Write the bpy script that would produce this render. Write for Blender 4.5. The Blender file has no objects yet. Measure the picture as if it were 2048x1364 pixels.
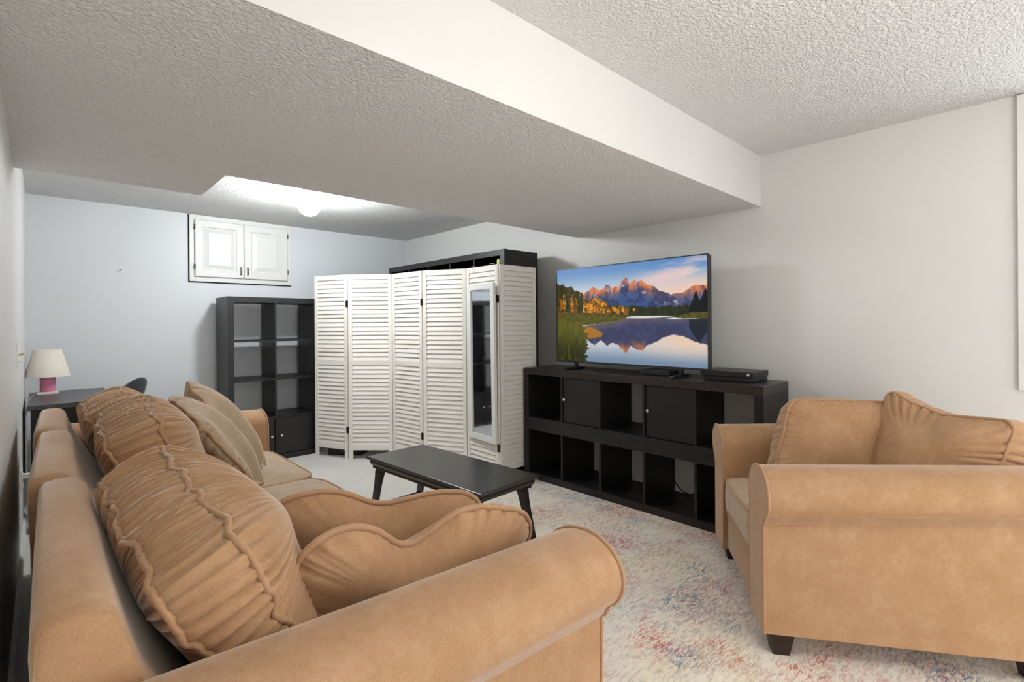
import bpy, bmesh, math, random
import numpy as np
from mathutils import Matrix, Vector

random.seed(7)
SC = bpy.context.scene
COL = SC.collection
PI = math.pi

# ------------------------------------------------------------------ camera
F_PX, CY, YAW, CAM_H, ROLL = 1002.1, 649.45, 0.754, 1.228, -0.007
cam_d = bpy.data.cameras.new('camera')
cam_d.sensor_width = 36.0
cam_d.lens = F_PX / 2048 * 36.0
cam_d.shift_y = -(682 - CY) / 2048
cam_d.clip_start = 0.01
cam = bpy.data.objects.new('camera', cam_d)
COL.objects.link(cam)
_f = Vector((math.sin(YAW), math.cos(YAW), 0)); _r = Vector((math.cos(YAW), -math.sin(YAW), 0)); _u = Vector((0, 0, 1))
_cr, _sr = math.cos(ROLL), math.sin(ROLL)
_R = _cr * _r + _sr * _u; _U = _cr * _u - _sr * _r
cam.matrix_world = Matrix(((_R.x, _U.x, -_f.x, 0), (_R.y, _U.y, -_f.y, 0), (_R.z, _U.z, -_f.z, CAM_H), (0, 0, 0, 1)))
SC.camera = cam

# ------------------------------------------------------------------ world, lights, exposure
SC.view_settings.view_transform = 'Standard'
SC.view_settings.look = 'None'
SC.view_settings.exposure = -0.12
SC.view_settings.gamma = 1.0
SC.view_settings.use_curve_mapping = False
world = bpy.data.worlds.new('world'); SC.world = world; world.use_nodes = True
world.node_tree.nodes['Background'].inputs[0].default_value = (0.75, 0.85, 1.0, 1)
world.node_tree.nodes['Background'].inputs[1].default_value = 1.0
FAR_GLOBE = 255.0
NEAR_GLOBE = 29.0
REAR_FILL = 28.0
FILL_LAMP = 9.5
COOL = (0.93, 0.97, 1.0); WARM = (1.0, 0.97, 0.93)

def area_light(name, loc, rot, sx, sy, power, color):
    d = bpy.data.lights.new(name, 'AREA'); d.shape = 'RECTANGLE'; d.size = sx; d.size_y = sy; d.energy = power; d.color = color
    o = bpy.data.objects.new(name, d); COL.objects.link(o); o.location = loc; o.rotation_euler = rot
    return o
# daylight just outside the window of the right wall
area_light('window_daylight', (3.42, -0.55, 1.58), (0, math.radians(90), 0), 1.2, 1.2, 18, (0.97, 0.98, 1.0))
# fill light outside an added, unseen window in the wall behind the camera
area_light('fill_daylight', (1.6, -3.18, 1.25), (math.radians(90), 0, 0), 1.8, 1.9, 24, (1.0, 0.985, 0.965))

# ------------------------------------------------------------------ room dimensions
XL, XR, YF, YN = -0.085, 3.238, 5.315, -3.0
HC, HB = 2.255, 1.945
BY0, BY1, BY2, BX = 1.199, 2.656, 3.148, 0.64

# ------------------------------------------------------------------ helpers: nodes
MATS = {}
def new_mat(name):
    m = bpy.data.materials.new(name); m.use_nodes = True; nt = m.node_tree
    b = nt.nodes['Principled BSDF']
    MATS[name] = m
    return m, nt, b
def N(nt, t, **kw):
    n = nt.nodes.new(t)
    for k, v in kw.items():
        if k in n.inputs.keys(): n.inputs[k].default_value = v
        else: setattr(n, k, v)
    return n
def L(nt, a, b): nt.links.new(a, b)
def coords(nt, scale=(1, 1, 1), rot=(0, 0, 0), kind='Object'):
    tc = N(nt, 'ShaderNodeTexCoord'); mp = N(nt, 'ShaderNodeMapping')
    mp.inputs['Scale'].default_value = scale; mp.inputs['Rotation'].default_value = rot
    L(nt, tc.outputs[kind], mp.inputs['Vector'])
    return mp.outputs['Vector']
def noise(nt, vec, scale, detail=3, rough=0.5):
    n = N(nt, 'ShaderNodeTexNoise'); n.inputs['Scale'].default_value = scale; n.inputs['Detail'].default_value = detail
    n.inputs['Roughness'].default_value = rough
    L(nt, vec, n.inputs['Vector']); return n.outputs['Fac']
def ramp(nt, fac, stops):
    r = N(nt, 'ShaderNodeValToRGB'); e = r.color_ramp.elements
    while len(e) < len(stops): e.new(0.5)
    for i, (p, c) in enumerate(stops):
        e[i].position = p; e[i].color = (*c, 1) if len(c) == 3 else c
    L(nt, fac, r.inputs['Fac']); return r.outputs['Color']
def mix(nt, fac, a, b):
    m = N(nt, 'ShaderNodeMix', data_type='RGBA')
    if isinstance(fac, float): m.inputs[0].default_value = fac
    else: L(nt, fac, m.inputs[0])
    for i, v in ((6, a), (7, b)):
        if isinstance(v, tuple): m.inputs[i].default_value = (*v, 1)
        else: L(nt, v, m.inputs[i])
    return m.outputs[2]
def bump(nt, b, height, strength, dist=0.01):
    n = N(nt, 'ShaderNodeBump'); n.inputs['Strength'].default_value = strength; n.inputs['Distance'].default_value = dist
    L(nt, height, n.inputs['Height']); L(nt, n.outputs['Normal'], b.inputs['Normal'])
def srgb(r, g, b):
    f = lambda c: (c / 255 / 12.92) if c / 255 <= 0.04045 else ((c / 255 + 0.055) / 1.055) ** 2.4
    return (f(r), f(g), f(b))
def plain(name, col, rough=0.5, metal=0.0, spec=0.5, bscale=None, bstr=0.1, var=0.06, vscale=30, vstretch=(1, 1, 1)):
    m, nt, b = new_mat(name)
    v = coords(nt, vstretch)
    n = noise(nt, v, vscale, 4)
    lo = tuple(max(0, c * (1 - var)) for c in col); hi = tuple(min(1, c * (1 + var)) for c in col)
    L(nt, ramp(nt, n, [(0.3, lo), (0.7, hi)]), b.inputs['Base Color'])
    b.inputs['Roughness'].default_value = rough; b.inputs['Metallic'].default_value = metal
    b.inputs['Specular IOR Level'].default_value = spec
    if bscale: bump(nt, b, noise(nt, v, bscale, 3), bstr, 0.004)
    return m

# walls: semi-gloss paint with a fine roller stipple
def wall_mat(name, col):
    m, nt, b = new_mat(name)
    v = coords(nt)
    L(nt, ramp(nt, noise(nt, v, 1.3, 3), [(0.3, tuple(c * 0.97 for c in col)), (0.7, tuple(min(1, c * 1.02) for c in col))]), b.inputs['Base Color'])
    b.inputs['Roughness'].default_value = 0.42; b.inputs['Specular IOR Level'].default_value = 0.4
    bump(nt, b, noise(nt, v, 160, 3, 0.6), 0.12, 0.003)
    return m
WALL = wall_mat('wall_paint', srgb(215, 214, 211))
WALL_COOLLIT = wall_mat('wall_paint_cool_lit', srgb(214, 217, 220))  # same paint as the other walls; cooler far-end light put into the colour
def popcorn(name, col):
    m, nt, b = new_mat(name)
    v = coords(nt)
    a = noise(nt, v, 78, 3, 0.6); c = noise(nt, v, 2.0, 3)
    L(nt, ramp(nt, c, [(0.3, tuple(x * 0.975 for x in col)), (0.7, col)]), b.inputs['Base Color'])
    b.inputs['Roughness'].default_value = 0.95; b.inputs['Specular IOR Level'].default_value = 0.1
    h = ramp(nt, a, [(0.40, (0, 0, 0)), (0.62, (1, 1, 1))])
    bump(nt, b, h, 0.7, 0.009)
    return m
CEIL = popcorn('ceiling_texture', srgb(236, 236, 234))
SOFF = popcorn('soffit_texture', srgb(240, 240, 239))
BEAM = wall_mat('beam_paint', srgb(216, 215, 212))
TRIM = plain('white_trim_paint', srgb(218, 218, 214), 0.4, var=0.02, vscale=8)

def carpet_mat():
    m, nt, b = new_mat('carpet')
    v = coords(nt)
    a = noise(nt, v, 260, 3, 0.7); c = noise(nt, v, 3.0, 3)
    base = ramp(nt, c, [(0.3, srgb(222, 217, 209)), (0.7, srgb(236, 232, 225))])
    L(nt, mix(nt, a, base, srgb(244, 241, 235)), b.inputs['Base Color'])
    b.inputs['Roughness'].default_value = 1.0; b.inputs['Specular IOR Level'].default_value = 0.05
    bump(nt, b, a, 0.8, 0.01)
    return m
CARPET = carpet_mat()

def rug_mat():
    m, nt, b = new_mat('distressed_rug')
    tc = N(nt, 'ShaderNodeTexCoord'); vec = tc.outputs['Object']
    def vv(scale, rot=0.0, loc=(0, 0, 0)):
        mp = N(nt, 'ShaderNodeMapping'); mp.inputs['Scale'].default_value = scale; mp.inputs['Rotation'].default_value = (0, 0, rot); mp.inputs['Location'].default_value = loc
        L(nt, vec, mp.inputs['Vector']); return mp.outputs['Vector']
    big = noise(nt, vv((1, 1, 1)), 2.2, 4, 0.6)
    base = ramp(nt, big, [(0.30, srgb(222, 219, 216)), (0.45, srgb(240, 232, 218)), (0.58, srgb(244, 234, 213)), (0.72, srgb(228, 222, 216))])
    # worn brush marks
    brush = noise(nt, vv((9, 38, 1), 0.5), 1.6, 5, 0.75)
    base = mix(nt, ramp(nt, brush, [(0.50, (0, 0, 0)), (0.64, (0.55,) * 3)]), base, srgb(176, 160, 138))
    brush2 = noise(nt, vv((12, 40, 1), -0.6, (4, 2, 0)), 1.5, 5, 0.75)
    base = mix(nt, ramp(nt, brush2, [(0.52, (0, 0, 0)), (0.66, (0.6,) * 3)]), base, srgb(250, 246, 238))
    def motif(col, bs, bt, fs, ft, loc, amt, rot=0.4):
        area = ramp(nt, noise(nt, vv((1, 1, 1), 0, loc), bs, 3, 0.55), [(bt, (0, 0, 0)), (bt + 0.10, (1, 1, 1))])
        fine = ramp(nt, noise(nt, vv((1, 3.4, 1), rot, loc), fs * 1.55, 5, 0.75), [(ft, (0, 0, 0)), (ft + 0.07, (amt,) * 3)])
        mm = N(nt, 'ShaderNodeMix', data_type='RGBA', blend_type='MULTIPLY'); mm.inputs[0].default_value = 1.0
        L(nt, area, mm.inputs[6]); L(nt, fine, mm.inputs[7])
        nonlocal base
        base = mix(nt, mm.outputs[2], base, col)
    motif(srgb(196, 84, 84), 3.0, 0.52, 26, 0.50, (1.7, 0.3, 0), 0.9)
    motif(srgb(206, 150, 150), 2.4, 0.48, 20, 0.50, (5.2, 1.3, 0), 0.65, -0.5)
    motif(srgb(92, 124, 156), 2.2, 0.53, 24, 0.50, (9.1, 4.4, 0), 0.9)
    motif(srgb(140, 150, 160), 1.8, 0.50, 18, 0.52, (2.9, 7.7, 0), 0.5, 0.9)
    motif(srgb(196, 158, 96), 2.6, 0.52, 20, 0.50, (12.0, 3.0, 0), 0.5)
    motif(srgb(104, 86, 96), 3.2, 0.54, 34, 0.56, (7.0, 11.0, 0), 0.7)
    L(nt, base, b.inputs['Base Color'])
    b.inputs['Roughness'].default_value = 0.95; b.inputs['Specular IOR Level'].default_value = 0.1
    bump(nt, b, noise(nt, vv((1, 1, 1)), 420, 2), 0.35, 0.004)
    return m
RUG = rug_mat()

def fabric_mat(name, dark, midc, light, wscale=3.2):
    m, nt, b = new_mat(name)
    v = coords(nt)
    n1 = noise(nt, v, wscale, 6, 0.72)
    n2 = noise(nt, v, 420, 2, 0.6); n3 = noise(nt, v, 48, 4, 0.7)
    c = ramp(nt, n1, [(0.20, dark), (0.50, midc), (0.88, light)])
    c = mix(nt, ramp(nt, n3, [(0.42, (0.0,) * 3), (0.66, (0.40,) * 3)]), c, dark)
    c = mix(nt, ramp(nt, n2, [(0.40, (0.0,) * 3), (0.72, (0.45,) * 3)]), c, light)
    L(nt, c, b.inputs['Base Color'])
    b.inputs['Roughness'].default_value = 0.92; b.inputs['Specular IOR Level'].default_value = 0.12
    b.inputs['Sheen Weight'].default_value = 0.75; b.inputs['Sheen Roughness'].default_value = 0.32
    b.inputs['Sheen Tint'].default_value = (1.0, 0.9, 0.8, 1)
    bump(nt, b, n2, 0.3, 0.002)
    return m
FAB = fabric_mat('tan_velour', srgb(155, 115, 80), srgb(171, 133, 98), srgb(193, 160, 129), 9.0)
FAB_GREYLIT = fabric_mat('tan_velour_grey_lit', srgb(162, 138, 113), srgb(178, 155, 129), srgb(196, 175, 151), 9.0)  # same velour as the frame; paler, greyer lighting put into its colour
PIPE = fabric_mat('tan_velour_piping', srgb(156, 118, 88), srgb(172, 134, 102), srgb(188, 152, 120), 12)

def dark_wood(name, c1, c2, rough, stretch=(1, 1, 1), sc=14):
    m, nt, b = new_mat(name)
    v = coords(nt, stretch)
    n1 = noise(nt, v, sc, 6, 0.65)
    L(nt, ramp(nt, n1, [(0.3, c1), (0.7, c2)]), b.inputs['Base Color'])
    b.inputs['Roughness'].default_value = rough; b.inputs['Specular IOR Level'].default_value = 0.45
    bump(nt, b, n1, 0.06, 0.003)
    return m
BLACKBROWN = dark_wood('black_brown_veneer', srgb(17, 16, 17), srgb(29, 27, 27), 0.42, (1, 1, 7))
BLACKTOP = dark_wood('black_brown_top', srgb(30, 27, 26), srgb(52, 46, 42), 0.30, (5, 1, 1))
DESKTOP = dark_wood('black_grain_top', srgb(44, 44, 46), srgb(84, 84, 88), 0.35, (2, 14, 2), 8)
TABLE = dark_wood('black_lacquer', srgb(22, 21, 21), srgb(36, 34, 34), 0.26, (1, 1, 1), 24)
FOOTWOOD = dark_wood('espresso_foot', srgb(28, 18, 14), srgb(46, 30, 24), 0.4)
def whitewash():
    m, nt, b = new_mat('whitewashed_pine')
    v = coords(nt, (1.2, 1.2, 12)); oi = N(nt, 'ShaderNodeObjectInfo')
    add = N(nt, 'ShaderNodeVectorMath', operation='ADD'); L(nt, v, add.inputs[0])
    sc = N(nt, 'ShaderNodeVectorMath', operation='SCALE'); sc.inputs['Scale'].default_value = 9.0
    L(nt, oi.outputs['Location'], sc.inputs[0]); L(nt, sc.outputs['Vector'], add.inputs[1])
    n1 = noise(nt, add.outputs['Vector'], 3.4, 5, 0.6)
    c = ramp(nt, n1, [(0.24, srgb(206, 194, 178)), (0.38, srgb(222, 217, 208)), (0.7, srgb(228, 225, 218))])
    L(nt, c, b.inputs['Base Color'])
    b.inputs['Roughness'].default_value = 0.55
    bump(nt, b, n1, 0.08, 0.002)
    return m
WASH = whitewash()
BLKPLASTIC = plain('black_plastic', srgb(24, 24, 26), 0.38, var=0.1)
BLKMETAL = plain('black_hinge_metal', srgb(22, 21, 21), 0.45, 0.6, var=0.1)
CHROME = plain('chrome', srgb(225, 225, 225), 0.12, 1.0, var=0.02)
PEWTER = plain('antique_pewter', srgb(92, 88, 80), 0.35, 0.9, var=0.2, vscale=90)
BRASS = plain('aged_brass', srgb(196, 172, 96), 0.35, 0.8, var=0.1)
WHITEPL = plain('white_plastic', srgb(236, 236, 232), 0.4, var=0.02)
PINK = plain('pink_glaze', srgb(232, 138, 172), 0.3, var=0.10, vscale=18)
SHADE = plain('linen_shade', srgb(228, 220, 208), 0.9, var=0.05, vscale=60, vstretch=(1, 1, 6))
CREAM = plain('cream_base', srgb(238, 228, 218), 0.45, var=0.03)
CHAIRSHELL = dark_wood('dark_grained_shell', srgb(42, 44, 48), srgb(86, 88, 94), 0.5, (14, 14, 2), 6)
GREYBEZ = plain('dark_grey_bezel', srgb(60, 62, 64), 0.35, 0.5, var=0.05)
YELLOW = plain('pale_yellow_wax', srgb(226, 224, 120), 0.5, var=0.05)
CABLE = plain('black_cable', srgb(14, 14, 15), 0.5, var=0.05)
GREYCORD = plain('grey_cord', srgb(150, 150, 148), 0.5, var=0.05)
GROUT = plain('shadow_gap_black', srgb(30, 30, 30), 0.8, var=0.05)
def mirror_mat():
    m, nt, b = new_mat('dusty_mirror')
    v = coords(nt)
    b.inputs['Base Color'].default_value = (0.66, 0.70, 0.73, 1); b.inputs['Metallic'].default_value = 1.0
    L(nt, ramp(nt, noise(nt, v, 22, 5, 0.7), [(0.4, (0.03,) * 3), (0.75, (0.12,) * 3)]), b.inputs['Roughness'])
    return m
MIRROR = mirror_mat()
def emis(name, col, strength):
    m, nt, b = new_mat(name)
    b.inputs['Base Color'].default_value = (0.9, 0.9, 0.9, 1)
    b.inputs['Emission Color'].default_value = (*col, 1); b.inputs['Emission Strength'].default_value = strength
    return m
def glass_mat():
    m, nt, b = new_mat('window_glass')
    b.inputs['Base Color'].default_value = (1, 1, 1, 1); b.inputs['Roughness'].default_value = 0.0
    b.inputs['Transmission Weight'].default_value = 1.0; b.inputs['IOR'].default_value = 1.05
    return m
GLASS = glass_mat()

# ------------------------------------------------------------------ helpers: objects
def tag(o, label=None, cat=None, group=None, kind=None):
    if label: o['label'] = label
    if cat: o['category'] = cat
    if group: o['group'] = group
    if kind: o['kind'] = kind
    return o
def empty(name, label, cat, M=None, group=None):
    o = bpy.data.objects.new(name, None); COL.objects.link(o); o.empty_display_size = 0.1
    if M is not None: o.matrix_world = M
    return tag(o, label, cat, group)
def frame(loc, rz=0.0): return Matrix.Translation(loc) @ Matrix.Rotation(rz, 4, 'Z')
def obj_from(name, verts, faces, mat, parent=None, smooth=False, M=None):
    me = bpy.data.meshes.new(name)
    me.from_pydata([tuple(v) for v in verts], [], [tuple(f) for f in faces]); me.update()
    if smooth: me.polygons.foreach_set('use_smooth', [True] * len(me.polygons))
    me.materials.append(mat)
    return link_mesh(name, me, parent, M)
def link_mesh(name, me, parent=None, M=None):
    o = bpy.data.objects.new(name, me); COL.objects.link(o)
    if parent is not None: o.parent = parent
    if M is not None: o.matrix_local = M
    return o
def recalc(o):
    bm = bmesh.new(); bm.from_mesh(o.data); bmesh.ops.recalc_face_normals(bm, faces=bm.faces); bm.to_mesh(o.data); bm.free(); return o
def boxes(name, lst, mat, parent=None, bevel=0.0, M=None, segs=2):
    """lst of (x0,x1,y0,y1,z0,z1): one mesh (touching boards of ONE piece)"""
    bm = bmesh.new()
    for (x0, x1, y0, y1, z0, z1) in lst:
        r = bmesh.ops.create_cube(bm, size=1.0)
        bmesh.ops.scale(bm, vec=(x1 - x0, y1 - y0, z1 - z0), verts=r['verts'])
        bmesh.ops.translate(bm, vec=((x0 + x1) / 2, (y0 + y1) / 2, (z0 + z1) / 2), verts=r['verts'])
    if bevel > 0:
        bmesh.ops.bevel(bm, geom=list(bm.edges), offset=bevel, segments=segs, affect='EDGES', profile=0.6)
    me = bpy.data.meshes.new(name); bm.to_mesh(me); bm.free(); me.materials.append(mat)
    return link_mesh(name, me, parent, M)
def box(name, b, mat, parent=None, bevel=0.0, M=None): return boxes(name, [b], mat, parent, bevel, M)
def lathe(name, prof, mat, parent=None, n=40, M=None, smooth=True):
    vs, fs = [], []
    for (r, z) in prof:
        for i in range(n):
            a = 2 * PI * i / n; vs.append((r * math.cos(a), r * math.sin(a), z))
    for j in range(len(prof) - 1):
        for i in range(n):
            k = (i + 1) % n
            fs.append((j * n + i, j * n + k, (j + 1) * n + k, (j + 1) * n + i))
    return obj_from(name, vs, fs, mat, parent, smooth, M)
def tube_geo(pts, r, n=8, closed=False):
    P = np.array(pts, float); m = len(P)
    if closed: T = np.roll(P, -1, 0) - np.roll(P, 1, 0)
    else: T = np.gradient(P, axis=0)
    T /= np.linalg.norm(T, axis=1)[:, None] + 1e-9
    ref = np.tile(np.array([0.0, 0, 1.0]), (m, 1)); bad = np.abs(T[:, 2]) > 0.9
    # parallel transport for stable frames
    nrm = np.zeros_like(P); a = np.array([0, 0, 1.0]) if abs(T[0][2]) < 0.9 else np.array([1.0, 0, 0])
    v = a - T[0] * (a @ T[0]); v /= np.linalg.norm(v)
    for i in range(m):
        v = v - T[i] * (v @ T[i]); v /= np.linalg.norm(v) + 1e-9; nrm[i] = v
    bi = np.cross(T, nrm)
    ang = np.linspace(0, 2 * PI, n, endpoint=False)
    V = (P[:, None, :] + r * (np.cos(ang)[None, :, None] * nrm[:, None, :] + np.sin(ang)[None, :, None] * bi[:, None, :])).reshape(-1, 3)
    fs = []
    for i in range(m if closed else m - 1):
        j = (i + 1) % m
        for k in range(n):
            l = (k + 1) % n
            fs.append((i * n + k, i * n + l, j * n + l, j * n + k))
    if not closed:
        fs.append(tuple(range(n - 1, -1, -1))); fs.append(tuple((m - 1) * n + k for k in range(n)))
    return V, fs
def tube(name, pts, r, mat, parent=None, n=8, closed=False, M=None):
    V, fs = tube_geo(pts, r, n, closed)
    return obj_from(name, V, fs, mat, parent, True, M)
def smooth_path(pts, k=8):
    P = np.array(pts, float); out = []
    Q = np.vstack([2 * P[0] - P[1], P, 2 * P[-1] - P[-2]])
    for i in range(1, len(Q) - 2):
        for t in np.linspace(0, 1, k, endpoint=False):
            a, b, c, d = Q[i - 1], Q[i], Q[i + 1], Q[i + 2]
            out.append(0.5 * (2 * b + (c - a) * t + (2 * a - 5 * b + 4 * c - d) * t * t + (3 * b - a - 3 * c + d) * t ** 3))
    out.append(P[-1]); return np.array(out)
def loft(name, secs, mat, parent=None, cap=True, smooth=True, M=None):
    n = len(secs[0]); vs = [tuple(p) for s in secs for p in s]; fs = []
    for i in range(len(secs) - 1):
        for k in range(n):
            l = (k + 1) % n
            fs.append((i * n + k, i * n + l, (i + 1) * n + l, (i + 1) * n + k))
    if cap:
        fs.append(tuple(range(n - 1, -1, -1))); fs.append(tuple((len(secs) - 1) * n + k for k in range(n)))
    o = obj_from(name, vs, fs, mat, parent, smooth, M); return recalc(o)
def edge_split(o, ang=40):
    o.data.polygons.foreach_set('use_smooth', [True] * len(o.data.polygons))
    try: o.data.set_sharp_from_angle(angle=math.radians(ang))
    except Exception: pass
    return o

# =================================================================== THE ROOM
S = 'structure'
box('floor', (XL - 0.1, XR + 0.1, YN - 0.1, YF + 0.1, -0.1, 0), CARPET)['kind'] = S
box('wall_left', (XL - 0.1, XL, YN, YF + 0.1, 0, 2.5), WALL)['kind'] = S
box('wall_far', (XL, XR + 0.1, YF, YF + 0.1, 0, 2.5), WALL_COOLLIT)['kind'] = S
WY0, WY1, WZ0 = -1.16, 0.0, 0.985          # window opening in the right wall
boxes('wall_right', [(XR, XR + 0.1, WY1, YF, 0, 2.5), (XR, XR + 0.1, YN, WY0, 0, 2.5), (XR, XR + 0.1, WY0, WY1, 0, WZ0), (XR, XR + 0.1, WY0, WY1, 2.17, 2.5)], WALL)['kind'] = S
boxes('wall_near', [(XL - 0.1, 0.65, YN - 0.1, YN, 0, 2.5), (2.55, XR + 0.1, YN - 0.1, YN, 0, 2.5), (0.65, 2.55, YN - 0.1, YN, 0, 0.25), (0.65, 2.55, YN - 0.1, YN, 2.2, 2.5)], WALL)['kind'] = S
box('ceiling', (XL - 0.1, XR + 0.1, YN - 0.1, YF + 0.1, HC, HC + 0.1), CEIL)['kind'] = S
# dropped soffit: L-shaped slab, textured underneath, smooth painted near face
poly = [(XL, BY0), (XR, BY0), (XR, BY1), (BX, BY1), (BX, BY2), (XL, BY2)]
vs = [(x, y, HB) for x, y in poly] + [(x, y, HC) for x, y in poly]
n = len(poly)
fs = [tuple(range(n - 1, -1, -1)), tuple(range(n, 2 * n))] + [(i, (i + 1) % n, n + (i + 1) % n, n + i) for i in range(n)]
sf = obj_from('ceiling_beam', vs, fs, SOFF); recalc(sf); sf['kind'] = S
sf.data.materials.append(BEAM)
for p in sf.data.polygons:
    if abs(p.normal.z) < 0.5: p.material_index = 1
tag(sf, 'dropped textured ceiling soffit with smooth white near face')
def baseboard(name, b0, b1, axis):
    (x0, y0), (x1, y1) = b0, b1
    if axis == 'y': bx_ = [(x0, x1, y0, y1, 0, 0.085), ((x0 if x0 <= XL + 0.001 else x0 + 0.005), (x1 - 0.005 if x0 <= XL + 0.001 else x1), y0, y1, 0.085, 0.10)]
    else: bx_ = [(x0, x1, y0, y1, 0, 0.085), (x0, x1, y0 + 0.005, y1, 0.085, 0.10)]
    o = boxes(name, bx_, TRIM, None, 0.002); o['kind'] = S
baseboard('baseboard_left', (XL, YN), (XL + 0.014, YF), 'y')
baseboard('baseboard_right', (XR - 0.014, YN), (XR, YF), 'y')
baseboard('baseboard_far', (XL, YF - 0.014), (XR, YF), 'x')

# window on the right wall: white casing, sash and glass (only its casing edge shows)
w = empty('window_1', 'white cased basement window at the edge of the right wall', None); w['kind'] = S
boxes('window_casing', [(XR - 0.02, XR, WY1 - 0.005, WY1 + 0.085, 0.915, HC - 0.005), (XR - 0.02, XR, WY0 - 0.085, WY0 + 0.005, 0.915, HC - 0.005),
                        (XR - 0.02, XR, WY0, WY1, 0.915, 0.99), (XR - 0.02, XR, WY0, WY1, 2.165, HC - 0.005)], TRIM, w, 0.003)
boxes('window_sash', [(XR + 0.04, XR + 0.07, WY0, WY0 + 0.05, WZ0, 2.17), (XR + 0.04, XR + 0.07, WY1 - 0.05, WY1, WZ0, 2.17), (XR + 0.04, XR + 0.07, -0.605, -0.555, WZ0, 2.17),
                      (XR + 0.04, XR + 0.07, WY0, WY1, WZ0, WZ0 + 0.05), (XR + 0.04, XR + 0.07, WY0, WY1, 2.12, 2.17)], TRIM, w)
w2 = empty('fill_window', 'added unseen white framed window for fill light behind the camera', None); w2['kind'] = S  # window added only as a source of fill light
boxes('window_casing', [(0.56, 0.65, YN, YN + 0.02, 0.16, 2.25), (2.55, 2.64, YN, YN + 0.02, 0.16, 2.25), (0.65, 2.55, YN, YN + 0.02, 0.16, 0.25), (0.65, 2.55, YN, YN + 0.02, 2.2, 2.25), (1.575, 1.625, YN - 0.06, YN - 0.03, 0.25, 2.2)], TRIM, w2)

# =================================================================== LIGHT FITTINGS
GL_FAR = emis('frosted_globe_cool', COOL, FAR_GLOBE); GL_NEAR = emis('frosted_globe_warm', WARM, NEAR_GLOBE); GL_FILL = emis('fill_globe_warm', WARM, REAR_FILL)
def globe_lamp(name, x, y, r, mat, label, zc):
    e = empty(name, label, 'ceiling light', frame((x, y, HC)))
    lathe('ceiling_cap', [(0.0, 0), (0.055, 0), (0.06, -0.012), (0.035, -0.03), (0.035, zc + r * 0.86 + 0.0), (0, zc + r * 0.86)], WHITEPL, e, 28)
    lathe('globe', [(max(1e-4, r * math.sin(t)), zc + r * math.cos(t)) for t in np.linspace(0.001, PI - 0.001, 24)], mat, e, 36)
    return e
globe_lamp('globe_light', 1.49, 3.83, 0.084, GL_FAR, 'glowing white globe light on the ceiling past the soffit', -0.105)
globe_lamp('globe_light', 1.0, 0.10, 0.12, GL_NEAR, 'warm globe light above the near end of the sofa', -0.14)
globe_lamp('globe_light', 1.75, -1.3, 0.12, GL_FILL, 'added unseen warm globe light behind the camera', -0.14)  # added, unseen globe that lights the outer side of the armchair

fl = empty('fill_floor_lamp', 'added unseen paper column floor lamp for fill light behind the camera', 'floor lamp', frame((1.15, -1.5, 0)))  # added lamp, placed to brighten the underside of the soffit
lathe('lamp_base', [(0, 0), (0.17, 0), (0.17, 0.02), (0.02, 0.03), (0.02, 0.16), (0, 0.16)], BLKMETAL, fl, 32)
lathe('fill_shade', [(0.24, 0.15), (0.25, 0.20), (0.25, 1.05), (0.24, 1.10)], emis('lit_fill_shade', (1.0, 0.99, 0.975), FILL_LAMP), fl, 36)

# =================================================================== WALL HATCH (far wall)
def wall_hatch():
    x0, x1, z0, z1 = 0.979, 1.872, 1.645, HC - 0.003
    e = empty('wall_cupboard', 'white double-door panelled cupboard set high in the far wall', 'cupboard', frame((x0, YF, z0)))
    W, H = x1 - x0, z1 - z0
    box('backing', (-0.008, W + 0.004, -0.006, 0, -0.010, H), GROUT, e)
    fr = 0.048
    boxes('face_frame', [(0, fr, -0.024, -0.006, 0, H), (W - fr, W, -0.024, -0.006, 0, H), (fr, W - fr, -0.024, -0.006, 0, fr), (fr, W - fr, -0.024, -0.006, H - fr, H), (fr, W - fr, -0.018, -0.006, fr, H - fr)], TRIM, e, 0.002)
    dw = (W - 2 * fr + 0.02) / 2
    for s in range(2):
        dx = fr - 0.01 + s * dw
        w_, h_ = dw - 0.003, H - 2 * fr + 0.01
        def ring(i, y, v=None): return [(dx + i, y, fr - 0.005 + i), (dx + w_ - i, y, fr - 0.005 + i), (dx + w_ - i, y, fr - 0.005 + h_ - i), (dx + i, y, fr - 0.005 + h_ - i)]
        secs = [ring(0, -0.025), ring(0, -0.040), ring(0.006, -0.045), ring(0.062, -0.045), ring(0.070, -0.036), ring(0.078, -0.036), ring(0.112, -0.043), ring(0.116, -0.043)]
        d = loft('door', secs, TRIM, e, True, False)
        hx = dx + (w_ - 0.028 if s == 0 else 0.028)
        pts = [(hx, -0.045, fr + 0.03), (hx, -0.066, fr + 0.036), (hx, -0.070, fr + 0.065), (hx, -0.066, fr + 0.094), (hx, -0.045, fr + 0.10)]
        h = tube('handle', smooth_path(pts, 6), 0.0045, PEWTER, d, 8)
        for z in (0.11, h_ - 0.05):
            xx = dx + (0.0 if s == 0 else w_)
            tube('hinge', [(xx, -0.042, z), (xx, -0.042, z + 0.045)], 0.006, PEWTER, d, 8)
wall_hatch()
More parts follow.
